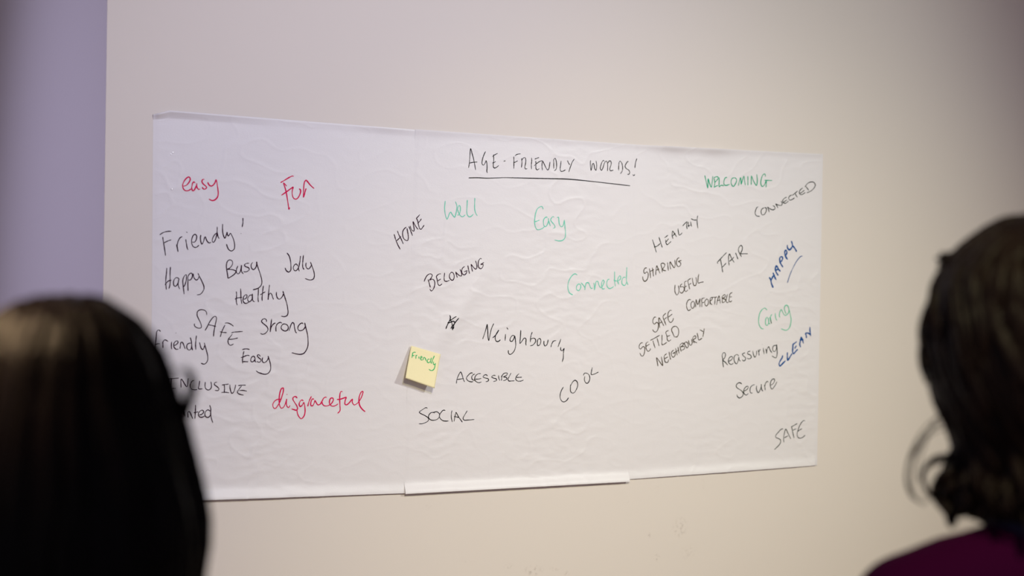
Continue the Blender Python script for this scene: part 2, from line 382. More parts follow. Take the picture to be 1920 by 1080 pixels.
# (sheet, text, ink, x0, y0, zoom, width in px, strokes traced on the sheet)
WORDS = [
('L','easy','red',300,310,12,2.4,"520,470 580,455 640,400 680,320 670,275 640,262 600,285 550,345 515,420 512,480 535,540 580,570 640,565 700,530/497,440 515,455/790,400 760,372 735,400 720,460 715,520 735,570 765,560 800,500 825,440 828,400/828,400 825,460 840,510 870,540 905,530/1000,315 970,315 945,345 950,385 985,430 1030,465 1050,495 1030,525 990,535 960,510 955,485/1075,375 1085,410 1115,450 1160,465 1210,430 1245,370 1260,325 1275,360 1290,450 1305,550 1310,640 1295,710 1250,765 1190,792 1140,780 1100,755"),
('L','Fun','red',480,315,12,2.3,"550,330 620,290 700,240 780,195 825,180 850,190/690,410 655,365 620,335 640,400 670,500 690,600 710,720 730,850 740,930 755,905 755,885/570,615 620,580 700,525 780,465 835,432 820,490 815,580 830,650 860,690 900,700 945,670 985,600 1005,530 1000,490 970,465/1128,455 1105,530 1085,610 1068,655 1068,600 1070,500 1080,380 1095,310 1125,275 1160,305 1210,370 1260,420 1310,462"),
('L','Friendly!','violet',290,400,10,1.9,"92,405 150,365 230,340 315,335/150,440 165,540 185,660 205,795/165,560 230,525 310,497/410,580 425,650 437,715 425,650 425,580 445,510 480,455 520,435/583,485 597,580 610,650 627,685/592,350 616,360/700,535 745,540 780,490 785,420 755,393 720,420 695,490 695,560 720,620 765,640 800,625 830,595/865,405 858,470 868,540 885,578 915,530 935,460 950,440 965,480 990,530 1025,555 1060,540/1160,370 1125,400 1090,460 1080,520 1100,545 1130,510 1155,440 1170,350 1172,250/1172,350 1190,440 1210,475/1275,195 1272,300 1285,400 1315,465 1345,400 1357,355 1365,400 1380,425 1400,400 1420,375 1455,430 1485,510 1500,600 1490,670 1440,705 1390,680 1360,620 1347,575/1655,85 1655,170 1640,260/1615,376 1624,381"),
('L','Happy','violet',300,485,15,1.9,"190,255 182,400 165,560 165,720 178,870/297,230 285,350 283,520 285,680 265,800 245,845/140,740 190,670 250,620 330,605/545,590 510,545 460,530 400,590 378,680 400,765 440,775 490,720 520,640 525,590 510,680 520,780 555,855/680,1000 665,880 650,750 640,620 655,550 700,470 735,450 745,520 735,620 705,720 670,790/790,905 785,750 785,600 785,510 830,430 880,405 910,440 905,520 870,580 830,605 800,595/935,415 945,500 970,560 1020,600 1070,570 1095,500/1065,405 1110,500 1180,640 1230,760 1235,850 1200,930 1130,1000 1040,1020"),
('L','Busy','violet',415,470,10,1.9,"125,520 115,440 100,350 95,270 115,200 155,172 200,190 212,235 190,290 150,330 105,350 170,350 240,365 275,390 255,430 200,475 125,520/310,285 285,350 285,410 315,435 350,400 370,330 378,275 375,350 385,400 415,435/520,235 470,240 435,265 450,295 510,320 525,350 500,380 450,398 415,390/590,215 560,260 565,320 600,355 640,325 660,270 662,210 670,260 700,350 740,470 760,570 750,640 710,690 650,720 590,735"),
('L','Jolly','violet',415,470,10,1.9,"1230,40 1270,95 1295,180 1305,290 1300,370 1265,400 1220,375 1195,320/1435,290 1405,250 1370,270 1350,320 1370,370 1400,375 1440,330 1470,220 1485,95/1450,290 1445,340 1465,385/1540,80 1530,180 1525,280 1535,330 1555,355/1590,225 1585,280 1605,330 1640,340 1675,300 1685,270/1670,210 1700,290 1735,390 1745,470 1725,530 1670,550 1620,540 1570,520"),
('L','Healthy','violet',430,525,15,1.9,"195,320 205,420 195,560 205,650 222,710/315,240 325,350 325,500 340,600 350,670/155,545 210,510 360,488/400,540 450,530 490,480 490,420 450,418 405,470 385,550 400,620 450,655 510,645 560,610/640,430 590,425 540,470 515,530 530,590 570,610 620,570 645,500 645,390 655,470 655,560 680,600 715,610/820,225 815,350 808,480 810,560 822,620/960,155 945,260 930,400 920,500 925,590/870,415 930,375 1015,330/1130,135 1115,270 1100,420 1090,550 1105,450 1130,390 1165,370 1200,420 1225,500 1245,550/1325,330 1325,420 1350,500 1400,540 1450,515 1500,450 1520,390/1505,310 1530,390 1580,540 1620,680 1645,820 1650,930 1620,1000 1550,1030 1455,1015"),
('L','SAFE','violet',350,575,15,1.8,"565,240 560,170 520,110 440,85 360,95 305,140 295,240 330,330 380,430 410,520 405,590 360,605 290,590 230,550 215,500 225,475/515,675 580,560 640,440 700,350 760,285 800,270 835,300 835,370 810,480 785,600 765,720 755,840/620,510 700,525 830,560/1075,465 1140,455 1220,480 1320,550/1080,510 1040,590 990,700 945,850/935,700 1000,720 1130,730/1255,740 1330,715 1450,705 1580,695/1285,770 1230,840 1170,920 1165,1000 1190,1060 1240,1085 1320,1045/1165,915 1280,915 1440,880"),
('L','Strong','violet',475,595,15,2.0,"370,130 365,70 320,40 265,55 230,110 270,165 350,230 400,290 410,350 370,420 310,465 250,475 200,445/513,40 505,130 490,250 480,350 478,410 495,300 530,230 575,180 625,158/640,400 635,320 645,240 680,180 740,145 780,145 805,170/900,185 840,190 790,250 785,310 830,360 900,385 960,355 985,300 970,240 930,200 880,185/1000,380 1030,300 1060,210 1105,145 1140,175 1155,260 1175,360 1195,420 1225,440/1405,185 1370,160 1310,190 1260,260 1255,330 1300,375 1370,365 1430,320 1465,250/1445,150 1465,240 1500,380 1530,520 1540,680 1535,800 1490,920 1420,1010 1330,1040 1220,1030 1080,995"),
('L','friendly','violet',280,615,15,1.9,"315,100 280,60 235,65 205,120 200,220 190,350 178,480 180,610/180,460 230,440 300,435/375,380 385,460 385,560/385,400 410,350 450,335 530,380/625,385 620,470 620,540 632,600/740,140 755,142/690,495 750,470 805,410 795,365 745,370 695,430 685,500 710,560 760,600 820,590/860,585 875,500 890,410 925,400 960,460 1010,590/1190,430 1130,425 1070,460 1050,520 1070,590 1120,620 1170,590 1190,500/1150,265 1175,350 1190,430 1195,530 1215,630/1325,210 1310,340 1300,480 1308,610/1410,400 1430,480 1460,570 1500,605 1535,560 1555,480/1545,410 1570,510 1610,650 1640,780 1640,900 1600,980 1540,1015 1450,990"),
('L','Easy','violet',440,645,15,1.9,"215,160 280,140 350,138 420,155/260,200 240,300 225,400 220,480 230,545/170,380 230,370 300,335 360,318 420,328/220,495 380,497/570,400 550,350 510,345 465,400 450,460 475,500 520,495 560,450 578,390/575,390 570,450 585,500 615,510/720,355 690,305 650,305 640,340 680,390 730,430 740,470 700,510 650,505 625,480/790,375 775,440 785,500 830,525 880,500 930,440 945,390/940,335 960,400 990,500 1012,600 1010,710 975,790 910,840 830,850 740,825 660,795 600,750"),
('L','INCLUSIVE','violet',300,695,10,1.8,"100,155 200,150 355,138/220,150 212,320/110,335 300,330/395,320 400,160 500,300 525,140/650,185 610,190 570,240 560,300 590,345 640,360 700,355/745,190 735,270 725,340 800,340/850,210 845,290 860,340 910,362 955,330 965,270 955,205/1070,215 1030,225 1020,260 1070,300 1105,340 1090,370 1030,370/1160,270 1220,260 1290,250/1205,265 1210,340 1200,420/1150,410 1220,405 1300,415/1310,260 1315,340 1350,425 1380,400 1405,330 1420,265/1465,280 1540,272 1610,272/1530,285 1480,350 1450,405 1480,435 1570,460/1490,370 1560,370 1630,385"),
('L','wanted','violet',300,695,10,2.0,"200,740 230,860 270,780 300,860 340,740/450,770 400,790 390,850 430,870 455,800 455,770 475,865/530,885 530,780 555,770 590,840 615,905/668,645 665,760 655,905/630,790 720,772/735,830 780,820 820,770 790,740 745,765 720,810 735,860 780,875 840,850/940,760 900,735 860,760 840,820 860,865 905,875 940,840 955,770/930,645 950,700 950,820 965,900 990,975"),
('L','disgraceful','red',500,710,10,2.3,"265,385 200,390 145,425 115,490 130,545 160,560 205,510 250,430 290,320 315,220 310,175 280,185 250,260 235,360 235,450 250,520 280,555 320,530 350,470 375,385 370,450 380,515 410,540 440,500/370,295 390,297/575,365 540,335 505,345 490,375 520,440 560,500 580,560 560,590 510,580 465,565/690,415 660,400 625,430 610,490 630,520 665,500 695,440/700,440 715,520 720,620 700,700 650,750 610,720 580,660 570,590/840,330 810,390 785,460 770,520/890,385 860,380 830,440 830,500 860,510 890,460 905,410 925,440 960,490 1000,480 1040,420 1070,365 1110,345 1125,355/1035,430 1050,480 1090,510 1150,505 1210,470 1250,400 1240,365 1205,365 1180,410 1185,480 1230,515 1290,505 1340,470/1425,245 1395,240 1375,290 1370,400 1375,500 1375,600 1330,650/1315,390 1380,385 1440,365 1490,350 1470,420 1470,480 1500,490 1550,450 1590,400 1610,385 1605,440 1640,490 1690,470 1750,400 1795,300 1805,240 1780,245 1745,310 1730,400 1745,500 1790,570 1850,620"),
('C','AGE-FRIENDLY','black',870,270,12,1.6,"105,535 125,400 135,250 150,105 180,200 220,350 245,480 262,585/120,430 200,412 300,404/487,165 455,230 420,330 405,420 415,460 440,475 475,430 497,375 515,430 520,540 515,620 530,650/665,235 670,350 660,450 665,520 690,540 730,525 785,480/640,285 680,250 760,208/638,425 670,420 712,392/893,388 935,376/1122,280 1125,400 1122,555/1145,268 1190,235 1275,220/1110,425 1150,410 1210,375/1295,320 1305,400 1295,530/1300,370 1330,320 1370,305 1390,350 1385,440 1370,520 1385,560 1425,555/1520,305 1525,380 1515,470 1520,565/1590,340 1690,302/1615,380 1620,470 1620,550 1645,580 1695,555/1580,490 1640,435 1720,385 1770,375/1765,385 1755,480 1765,590/1770,380 1810,460 1850,540 1885,585 1915,540 1935,400/2018,340 2020,440 2020,555/2020,350 2050,320 2075,380 2085,480 2070,570 2030,605/2185,380 2175,480 2165,560 2185,615 2230,610 2285,580/2330,370 2350,420 2380,470/2482,338 2440,400 2400,500 2358,630"),
('C','WORDS!','black',870,270,12,1.6,"2848,365 2845,450 2850,540 2860,595 2875,530 2890,460 2912,435 2930,480 2945,560 2970,590 2985,530 2985,450 2972,375/3155,390 3140,365 3110,400 3080,480 3070,560 3095,590 3125,540 3150,460 3170,410 3200,385 3225,410 3235,500 3230,605/3240,430 3265,385 3295,380 3315,430 3295,510 3280,570 3300,600 3365,585/3490,410 3482,500 3482,595/3490,410 3515,385 3550,430 3570,520 3560,610 3520,670/3705,405 3690,390 3650,440 3625,500 3650,550 3710,590 3730,640 3710,680 3675,682/3890,325 3860,430 3845,540/3800,680 3815,710 3835,700 3842,675"),
('C','title underline','black',870,270,12,1.9,"105,762 300,758 500,768 700,764 900,756 1200,762 1500,770 1900,778 2300,788 2600,812 3000,855 3400,900 3740,940"),
('C','HOME','violet',730,395,15,1.8,"135,660 170,780 205,880 255,990 310,1090/228,565 270,680 330,790 395,935/190,860 260,795 330,715/480,460 430,500 385,570 375,680 405,780 460,830 510,840 535,780 530,680 510,570 495,490/550,440 590,540 625,630 655,705/585,425 610,510 650,560 690,575 700,530 680,400 670,310 720,400 770,480 815,530/860,105 815,160 765,220 790,260 810,350 830,430 860,510 890,525 930,480 980,405/815,340 860,290 905,225"),
('C','Well','mint',825,360,15,1.8,"150,245 140,330 130,450 145,600 170,700 200,765 235,690 270,600 300,565 340,620 380,680 415,705 445,620 470,500 475,380 435,265/495,480 520,400 545,375 575,430 570,530 545,620 510,650 485,640/490,470 530,590 580,670 640,695 710,640/770,220 762,400 755,560 775,650 820,695 880,680 940,620/982,165 975,350 980,500 1005,590 1050,670"),
('C','Easy','mint',990,380,12,1.8,"345,150 320,90 290,85 220,130 175,230 155,350 150,450 175,560 210,605 260,605 320,580 385,530/140,438 200,415 260,390/440,330 405,325 355,380 350,470 370,530 405,535 440,480 465,400 465,370/455,345 480,450 505,525/590,325 560,315 520,360 515,400 560,460 600,510 605,560 560,575/650,340 685,325 695,400 710,490 745,540 780,530 810,450 822,385/820,400 835,560 845,680 835,780 790,840 710,860 600,840"),
('C','BELONGING','violet',785,470,12,1.8,"125,695 150,625 200,550 260,520 305,545 290,600 240,665/215,645 240,740 265,830/240,665 310,640 350,670 365,740 350,820 320,880 285,905 250,860/505,518 450,530 400,580 415,640 425,700 440,760 470,785 530,745/430,680 500,635/585,495 575,600 580,670 620,690 700,665/775,500 740,485 700,530 695,600 725,650 765,665 795,620 795,540 770,495 740,490/830,480 850,540 870,605/830,475 870,520 920,560 960,570 960,480 930,415/1035,355 990,390 970,450 985,520 1030,545 1075,500 1080,455 1020,475/1080,455 1100,440/1108,330 1125,430 1145,520/1180,300 1195,390 1215,475/1180,300 1230,370 1285,415 1310,380 1300,290 1280,225/1420,185 1390,175 1350,230 1340,310 1355,380 1400,405 1440,370 1450,310 1400,310 1470,265"),
('C','Connected','mint',1055,490,12,1.8,"330,310 280,280 220,315 150,420 120,530 125,630 160,715 230,755/400,520 360,510 315,560 315,630 355,660 395,620 410,540 385,510/415,480 460,530 500,590 500,640 510,560 540,480 580,480 610,540 640,605 680,600/700,480 715,560 718,640 735,540 760,450 790,450 820,540 860,600/870,595 910,530 935,460 915,420 885,460 880,560 900,620 950,610/1055,400 1020,410 995,480 1005,570 1050,610 1110,595 1150,560/1170,225 1170,330 1170,450 1190,565/1145,420 1200,440 1270,430/1270,430 1310,380 1290,325 1255,360 1240,440 1265,520/1420,360 1370,360 1335,430 1345,520 1400,540 1440,470/1445,130 1440,300 1440,450 1475,530"),
('C','star','black',820,580,30,2.0,"700,330 740,420 740,560 800,700 840,900 890,1080 920,1040 920,900 990,740 940,690 880,670 740,730 590,770 760,610 1080,390/1220,480 1100,620 960,800 870,900 800,1010 760,1090/750,400 710,600 620,780 540,940 480,1110/860,920 850,1080 870,1180"),
('C','Neighbourly','black',890,590,10,1.8,"150,460 185,360 215,260 235,185 245,300 250,400 265,485 290,370 320,250 360,165/335,435 380,400 425,340 450,290 400,370 385,430 400,490 435,505 485,470/603,240 628,278/580,365 570,490/750,400 715,388 675,430 665,490 700,500 735,450 750,400 765,480 770,580 750,660 710,720 660,745 635,720 632,665/865,290 860,400 850,500 850,540 885,500 930,440 960,450 960,540 965,578/1082,325 1055,400 1045,515/1050,460 1100,440 1140,460 1140,510 1090,570 1040,585/1215,445 1190,460 1175,520 1185,580 1215,570 1240,510 1235,460 1205,442/1300,490 1300,550 1320,588 1355,560 1380,465/1430,610 1445,550 1480,495 1525,485/1618,455 1590,530 1562,605/1615,605 1615,660 1640,675 1675,635/1680,625 1665,720 1660,820 1642,885"),
('C','ACCESSIBLE','black',845,670,12,1.6,"130,590 140,500 175,410 225,330 260,400 285,490 315,555/135,500 210,490 290,475/500,355 460,350 390,410 355,470 390,525 450,550 510,548/550,375 510,390 475,440 490,500 540,520/680,365 620,370 560,420 540,500 580,550 640,570 695,552/545,490 620,490 690,472/830,420 800,390 760,400 730,440 780,465 840,480 855,510 830,540 785,548/1010,410 970,405 920,440 960,465 1025,485 1035,515 1000,535 960,542/1080,400 1085,470 1108,525/1160,400 1150,460 1145,525/1140,440 1190,370 1240,350 1280,360 1260,400 1190,440 1250,450 1265,480 1235,510 1180,525/1360,350 1320,430 1290,490 1310,530 1370,530 1440,525/1540,365 1480,430 1465,490 1500,530 1570,535 1640,510/1475,450 1540,450 1605,445"),
('C','COOL','black',1030,675,12,1.7,"320,605 275,680 245,780 250,870 290,930 340,940 390,910 435,845/490,575 480,560 475,640 480,710 520,745 565,730 610,660 640,570 625,490 580,455 530,490 490,560/765,350 790,300 850,300 895,340 912,410 890,490 850,525 810,500 790,440 798,365/968,165 950,250 945,325 990,325 1050,300 1105,270"),
('C','SOCIAL','black',770,740,12,1.6,"380,305 345,292 270,335 195,395 240,430 330,475 400,530 400,580 340,625 260,652 185,655/540,420 520,400 460,405 410,460 405,520 450,565 530,575 610,545 650,480 640,420 590,385 530,395 500,405/780,352 735,350 670,420 645,480 670,540 730,585 800,595 855,590/930,355 915,450 920,540 938,615/1020,390 1000,480 975,605/1020,390 1080,500 1165,620/975,490 1030,500 1090,515/1275,360 1220,450 1180,530 1200,570 1290,570 1435,558"),
('N','Friendly','green',745,640,15,2.0,"410,470 425,390 440,320 480,305 520,310/405,410 480,395/520,490 525,420 525,380/530,410 560,385/605,420 605,490/650,480 690,455 690,430 660,430 645,480 670,520 705,525/720,530 735,480 745,450 780,470 810,550/910,510 870,500 840,540 850,590 890,600 925,560/960,455 940,540 935,610/1045,405 1005,490 975,580 955,630/1020,570 1015,630 1045,660 1075,610/1075,610 1060,690 1030,780 980,820 930,815 885,780"),
]
WORDS += [
('R','WELCOMING','teal',1310,300,12,1.9,"140,345 160,440 185,550 205,630 210,540 215,425 245,520 285,610 305,500 320,360/345,400 365,500 350,620/345,400 400,375 450,390/370,500 415,450 445,410 465,395/350,615 400,585 440,570/465,395 462,500 465,605 500,570 570,580/640,390 600,400 570,480 575,550 610,570 700,545/800,395 750,420 730,490 745,560 780,595 820,550 850,480 845,420 800,395/893,580 915,490 945,400 960,540 985,450 1020,365 1035,470 1052,570/1108,360 1108,570/1183,560 1185,450 1190,360 1240,480 1300,570 1320,480 1310,320/1505,375 1490,315 1450,330 1410,430 1400,530 1430,595 1480,560 1515,470/1475,455 1560,458 1655,460/1525,470 1518,615"),
('R','CONNECTED','darkgreen',1400,330,12,1.7,"265,690 240,700 200,780 195,850 230,900 295,905/390,715 340,750 325,820 350,870 390,870 440,790 440,720 395,710/470,695 495,760 510,815/470,695 530,740 590,760 635,740 630,690 590,665/650,625 680,670 705,718/650,625 720,655 780,660 800,630 800,600 770,565/905,475 850,500 810,560 830,600 870,615 945,560/830,590 910,535/1015,425 970,450 945,500 970,540 1020,530 1080,490/1025,440 1090,385 1150,335/1090,385 1110,430 1145,480/1265,265 1210,310 1185,370 1205,415 1250,415 1320,370/1195,395 1250,360 1300,320/1330,235 1365,275 1400,325/1310,245 1370,170 1440,135 1510,140 1545,200 1510,280 1440,340 1350,380"),
('R','HEALTHY','darkgreen',1210,395,12,1.7,"160,650 200,770 250,940/305,590 345,710 382,830/195,820 260,800 340,735/430,610 475,580 515,545/460,650 465,720 490,765 530,740 580,690/465,705 525,630/625,632 605,570 605,500 615,460 660,520 705,590/610,575 680,500/735,400 745,480 765,550 795,535 830,495/840,345 890,290 940,250 930,340 945,415/970,250 970,310 980,375/1020,245 1030,310 1045,360/945,345 1020,330/1030,180 1090,208 1160,210/1180,110 1165,210 1170,300 1185,395"),
('R','SHARING','olive',1195,465,15,1.8,"270,560 230,560 190,610 185,680 210,715 270,670 305,720 300,820 260,910 205,935 165,890 150,800/340,575 360,700 375,850/425,550 440,650 455,800/350,655 400,640 465,605/520,765 525,640 550,500 590,600 640,715/530,625 620,590/660,450 690,560 705,680/660,450 720,425 775,460 750,540 705,600 750,630 810,640/850,405 860,500 875,635/940,600 920,500 925,390 980,480 1040,555 1065,480 1055,330/1185,270 1140,290 1105,370 1110,470 1155,525 1210,490 1220,420 1160,380 1245,350"),
('R','FAIR','darkgreen',1330,450,15,1.8,"245,665 225,635 280,570 380,460 490,350/315,540 340,680 380,910/365,765 420,710 475,645/560,715 545,600 545,450 570,395 620,500 700,635/560,605 640,540 690,480/740,360 770,440 808,540/905,470 850,370 820,290 840,200 895,150 930,200 920,290 885,380 980,385 1085,385"),
('R','HAPPY','blue',1420,440,10,3.2,"225,795 255,850 265,910 298,995/295,710 320,780 355,850/265,850 290,790 330,750/350,575 340,640 345,680 370,730 395,765/350,575 375,600 400,650 435,690/350,670 400,635/465,405 425,430 425,500 450,560 485,610/465,405 475,450 445,510/535,280 515,320 525,390 550,440 570,468/535,280 555,330 530,400/565,190 565,240 600,285 640,250 660,200 638,115/660,205 700,250 740,320"),
('R','blue underline','blue',1420,440,10,1.6,"565,905 610,760 680,600 750,480 820,405 850,402"),
('R','USEFUL','olive',1250,500,15,1.7,"240,505 230,600 240,720 290,795 335,740 350,620 330,530/440,480 400,510 385,570 440,560 490,590 480,680 420,745 370,700/570,400 510,430 510,500 510,600 500,650 540,700 600,650/510,570 570,545/685,325 600,390 620,500 650,640/630,510 695,460/720,310 740,440 770,530 810,530 840,440 825,295/905,205 885,340 890,460 960,440 1040,430"),
('R','COMFORTABLE','olive',1275,525,15,1.7,"310,560 260,550 210,600 185,700 200,800 240,860 310,820/370,590 320,640 310,730 350,800 400,750 405,640 370,590/440,770 445,660 455,550 500,690 565,530 560,640 562,770/700,500 620,530 615,650 615,765/620,640 690,625/760,525 700,600 710,700 745,730 795,670 790,560 750,530/840,690 845,600 855,500/855,500 905,490 900,550 850,600 870,670 910,695/880,490 1045,480/990,490 985,600 975,690/1030,705 1050,590 1100,450 1120,540 1135,660/1050,580 1125,560/1185,460 1190,550 1190,650/1190,460 1260,410 1280,460 1200,520 1270,540 1270,600 1190,645/1340,390 1310,500 1300,600 1335,640 1370,610/1475,345 1410,390 1390,500 1380,590 1410,615 1465,580/1400,480 1460,470"),
('R','SAFE','olive',1190,560,15,1.8,"605,520 560,520 515,600 520,680 560,715 620,665 665,700 665,820 630,910 580,940 540,920 505,865/710,820 690,700 685,540 750,630 820,765/700,690 775,650/880,405 800,500 830,600 885,750/840,580 905,520/1045,335 1005,325 950,390 935,500 960,620 1010,670 1070,620 1095,545/950,520 1060,430"),
('R','SETTLED','olive',1190,605,15,1.7,"230,565 180,570 130,650 135,720 170,740 240,670 280,700 280,820 240,930 195,935 145,850/385,540 330,570 315,660 330,740 380,805 440,760 440,720/320,670 420,600/440,500 570,430 710,350/515,505 540,600 580,715/630,430 660,540 690,655/770,335 770,480 775,620 820,610 910,550/955,215 880,265 910,380 920,480 960,520 1025,475/910,390 1000,355/1125,415 1080,310 1040,200 1070,130 1140,100 1210,140 1240,230 1230,330 1190,400 1135,395"),
('R','NEIGHBOURLY','olive',1220,607,12,1.8,"165,955 150,860 135,765 200,850 270,940 260,840 240,740/365,670 310,720 310,790 330,860 380,870 410,800/310,790 390,745/415,630 425,700 450,810/520,590 470,640 470,710 510,755 550,710 545,650 500,670 590,615/560,550 600,710/615,520 640,670/590,615 640,590/655,500 690,630/655,490 700,440 740,440 710,500 680,520 750,510 760,560 700,600/790,410 760,440 790,510 820,545 850,500 830,430 790,405/850,370 870,450 900,485 935,440 925,340/945,320 980,440/945,310 1000,270 1020,310 960,370 1000,410 1045,430/1048,205 1065,290 1085,365 1160,325/1110,135 1185,180/1208,105 1195,190 1175,300"),
('R','Caring','mintgreen',1405,560,15,1.9,"500,325 440,265 370,300 300,400 265,560 270,700 310,800 360,845 405,850/520,515 480,540 455,640 465,730 500,755 540,700 550,620 520,530/540,600 555,690 590,715/570,520 600,600 625,700 600,590 600,500 640,435/735,400 735,470 750,560 780,615/725,318 735,325/860,530 845,460 870,350 900,305 930,360 980,450 1020,470 1070,440 1110,370 1110,280 1080,200 1030,185 990,240 1000,340 1040,430/1110,280 1150,430 1175,580 1160,720 1120,830 1050,885 980,880 895,845"),
('R','Reassuring','darkgreen',1345,630,12,1.7,"140,705 125,600 120,500 110,440 130,385 165,375 185,420 165,490 130,545 180,590 235,655/250,570 300,550 345,490 330,460 280,480 250,550 265,610 310,640 365,610/485,450 440,415 390,450 375,520 400,600 435,625 465,570 485,470/485,470 490,530 520,570/625,375 565,410 590,450 635,490 630,540 590,560 560,530/745,340 690,360 680,400 730,420 765,460 750,500 700,515 670,490/800,330 815,420 845,475 880,420 885,330/920,310 935,380 940,440/935,370 950,320 975,300/1035,270 1045,340 1055,410/1010,190 1015,194/1090,285 1105,340 1108,390 1120,310 1155,240 1190,320 1230,380/1335,210 1270,220 1245,280 1260,340 1285,350 1325,300 1335,195 1345,300 1345,420 1320,490 1280,480 1230,445"),
('R','CLEAN','blue',1440,605,12,3.0,"330,735 320,790 280,850 250,930 270,975 320,930 395,855/440,665 435,760 445,845 490,780 545,690/650,425 590,470 565,490 560,570 555,650 575,700 620,650 670,600/600,585 640,515/750,315 725,430 715,480 735,555/750,315 775,380 800,470/710,390 800,380/840,235 860,290 865,350/840,235 900,235 950,265 965,300/945,95 945,180 960,280"),
('R','Secure','darkgreen',1370,695,15,1.7,"315,380 270,340 210,350 160,410 170,470 240,520 310,570 355,640 330,720 260,765 200,740 175,670/370,575 430,550 490,490 490,440 440,450 385,510 365,590 390,660 440,685 500,640/675,395 620,410 560,470 545,560 570,625 620,630/735,415 725,500 750,590 780,620 820,560 855,460 865,385 865,470 885,550 910,575/950,400 965,480 975,550/960,440 990,340 1040,300 1060,330/1125,410 1180,380 1235,290 1225,235 1180,240 1130,310 1115,410 1135,490 1165,520 1220,460 1270,380 1300,310"),
('R','SAFE','darkgreen',1440,780,15,1.6,"425,360 370,375 290,460 215,560 225,605 290,630 350,670 355,740 310,820 240,890 180,950/450,745 440,640 460,500 500,370 570,500 645,650/455,615 570,555/825,210 740,260 650,310/670,310 700,470 735,620/685,415 740,380 800,360/1045,140 1005,125 940,190 880,300 840,420 820,510 840,590 890,625 970,605 1045,540/830,440 890,395 960,355"),
]
NOTE_TOP, NOTE_BOT = 0.0052, 0.024
note_c = [on_wall(771.1, 648.1, NOTE_TOP), on_wall(826.7, 664.4, NOTE_TOP+0.001), on_wall(814.8, 728.1, NOTE_BOT), on_wall(760, 708.9, NOTE_BOT)]
nc2 = [np.array([p.x, p.z]) for p in note_c]
def note_height(x, z):
    u, v = inv_bil(nc2, np.asarray(x, float), np.asarray(z, float))
    v = np.clip(v, 0, 1)
    return NOTE_TOP + (NOTE_BOT-NOTE_TOP)*v**1.1

for wd in WORDS:
    if wd[0] == 'N': continue
    V, F, M = write(wd, film_height)
    nm = 'hand_drawn_star' if wd[1] == 'star' else 'pen_underline' if 'underline' in wd[1] else 'handwritten_word'
    o = mesh_obj(nm, V, F, M, SHEET_OBJ[wd[0]])
    if nm == 'hand_drawn_star': o['label'] = 'small scribbled black star'
    elif nm == 'pen_underline': o['label'] = 'long black line under the title' if wd[2] == 'black' else 'thin blue slanted line under HAPPY'
    else: o['label'] = f'{wd[1]} written in {INKNAME[wd[2]]} marker'

# tiny glints on the film's wrinkles, added as flattened metallic beads
glint = mat('metallic_glint', (1.0, 1.0, 1.0), 0.28, 1.0)
glint.node_tree.nodes['Principled BSDF'].inputs['Metallic'].default_value = 1.0
for q, r in (((324.0, 286.2), 0.0016), ((320.3, 289.6), 0.0012), ((321.3, 354.8), 0.0015)):
    p = on_wall(*q); h = float(film_height(p.x, p.z))
    bm = bmesh.new(); bmesh.ops.create_uvsphere(bm, u_segments=12, v_segments=8, radius=r)
    me = bpy.data.meshes.new('wrinkle_glint'); bm.to_mesh(me); bm.free(); me.materials.append(glint)
    me.polygons.foreach_set('use_smooth', [True]*len(me.polygons))
    o = bpy.data.objects.new('wrinkle_glint', me); COL.objects.link(o); o.location = (p.x, -h, p.z); o.scale = (1, 0.45, 1); o.parent = SHEET_OBJ['L']

# the sticky note
NOTEM = mat('yellow_paper', srgb(243, 232, 186), 0.7, 0.2, bump=(300, 0.05, (1,1,1)))
NU = NV = 20
V, F = [], []
for j in range(NV+1):
    for i in range(NU+1):
        u, v = i/NU, j/NV
        x, z = bil(nc2, u, v)
        h = NOTE_TOP + (NOTE_BOT-NOTE_TOP)*v**1.1
        V.append((x, -h, z))
for j in range(NV):
    for i in range(NU):
        a = j*(NU+1)+i; F.append((a+NU+1, a+NU+2, a+1, a))
nb = len(V); V += [(x, y+0.0002, z) for x, y, z in V]
F += [tuple(nb+k for k in reversed(f)) for f in F]
for i in range(NU):
    F.append((i, i+1, nb+i+1, nb+i)); k = NV*(NU+1)+i; F.append((k+1, k, nb+k, nb+k+1))
    k = i*(NU+1); F.append((k+NU+1, k, nb+k, nb+k+NU+1)); k += NU; F.append((k, k+NU+1, nb+k+NU+1, nb+k))
note = mesh_obj('sticky_note', V, F, NOTEM, smooth=True)
tag(note, 'small yellow sticky note with green word Friendly, lifting off the middle sheet', 'note')
for wd in WORDS:
    if wd[0] == 'N':
        V, F, M = write(wd, note_height)
        o = mesh_obj('handwritten_word', V, F, M, note); o['label'] = 'Friendly written in bright green marker'

# ---------------------------------------------------------------- people
def sweep(V, F, pts, rad, seg=10, flat=1.0):
    """capped round tube along pts (Vector list) with radius per point"""
    n = len(pts); base = len(V); ring = []
    prev = None
    for i, p in enumerate(pts):
        t = (pts[min(i+1, n-1)]-pts[max(i-1, 0)])
        if t.length < 1e-9: t = Vector((0, 0, 1))
        t.normalize()
        a = prev if prev is not None else (Vector((1, 0, 0)) if abs(t.x) < 0.8 else Vector((0, 1, 0)))
        a = (a - t*a.dot(t)).normalized(); prev = a; b = t.cross(a)
        r = rad[i]
        for k in range(seg):
            an = 2*math.pi*k/seg
            V.append(p+a*(r*math.cos(an))+b*(r*math.sin(an)*flat))
    for i in range(n-1):
        for k in range(seg):
            A = base+i*seg+k; B = base+i*seg+(k+1) % seg
            F.append((A, B, B+seg, A+seg))
    F.append(tuple(base+k for k in reversed(range(seg)))); F.append(tuple(base+(n-1)*seg+k for k in range(seg)))

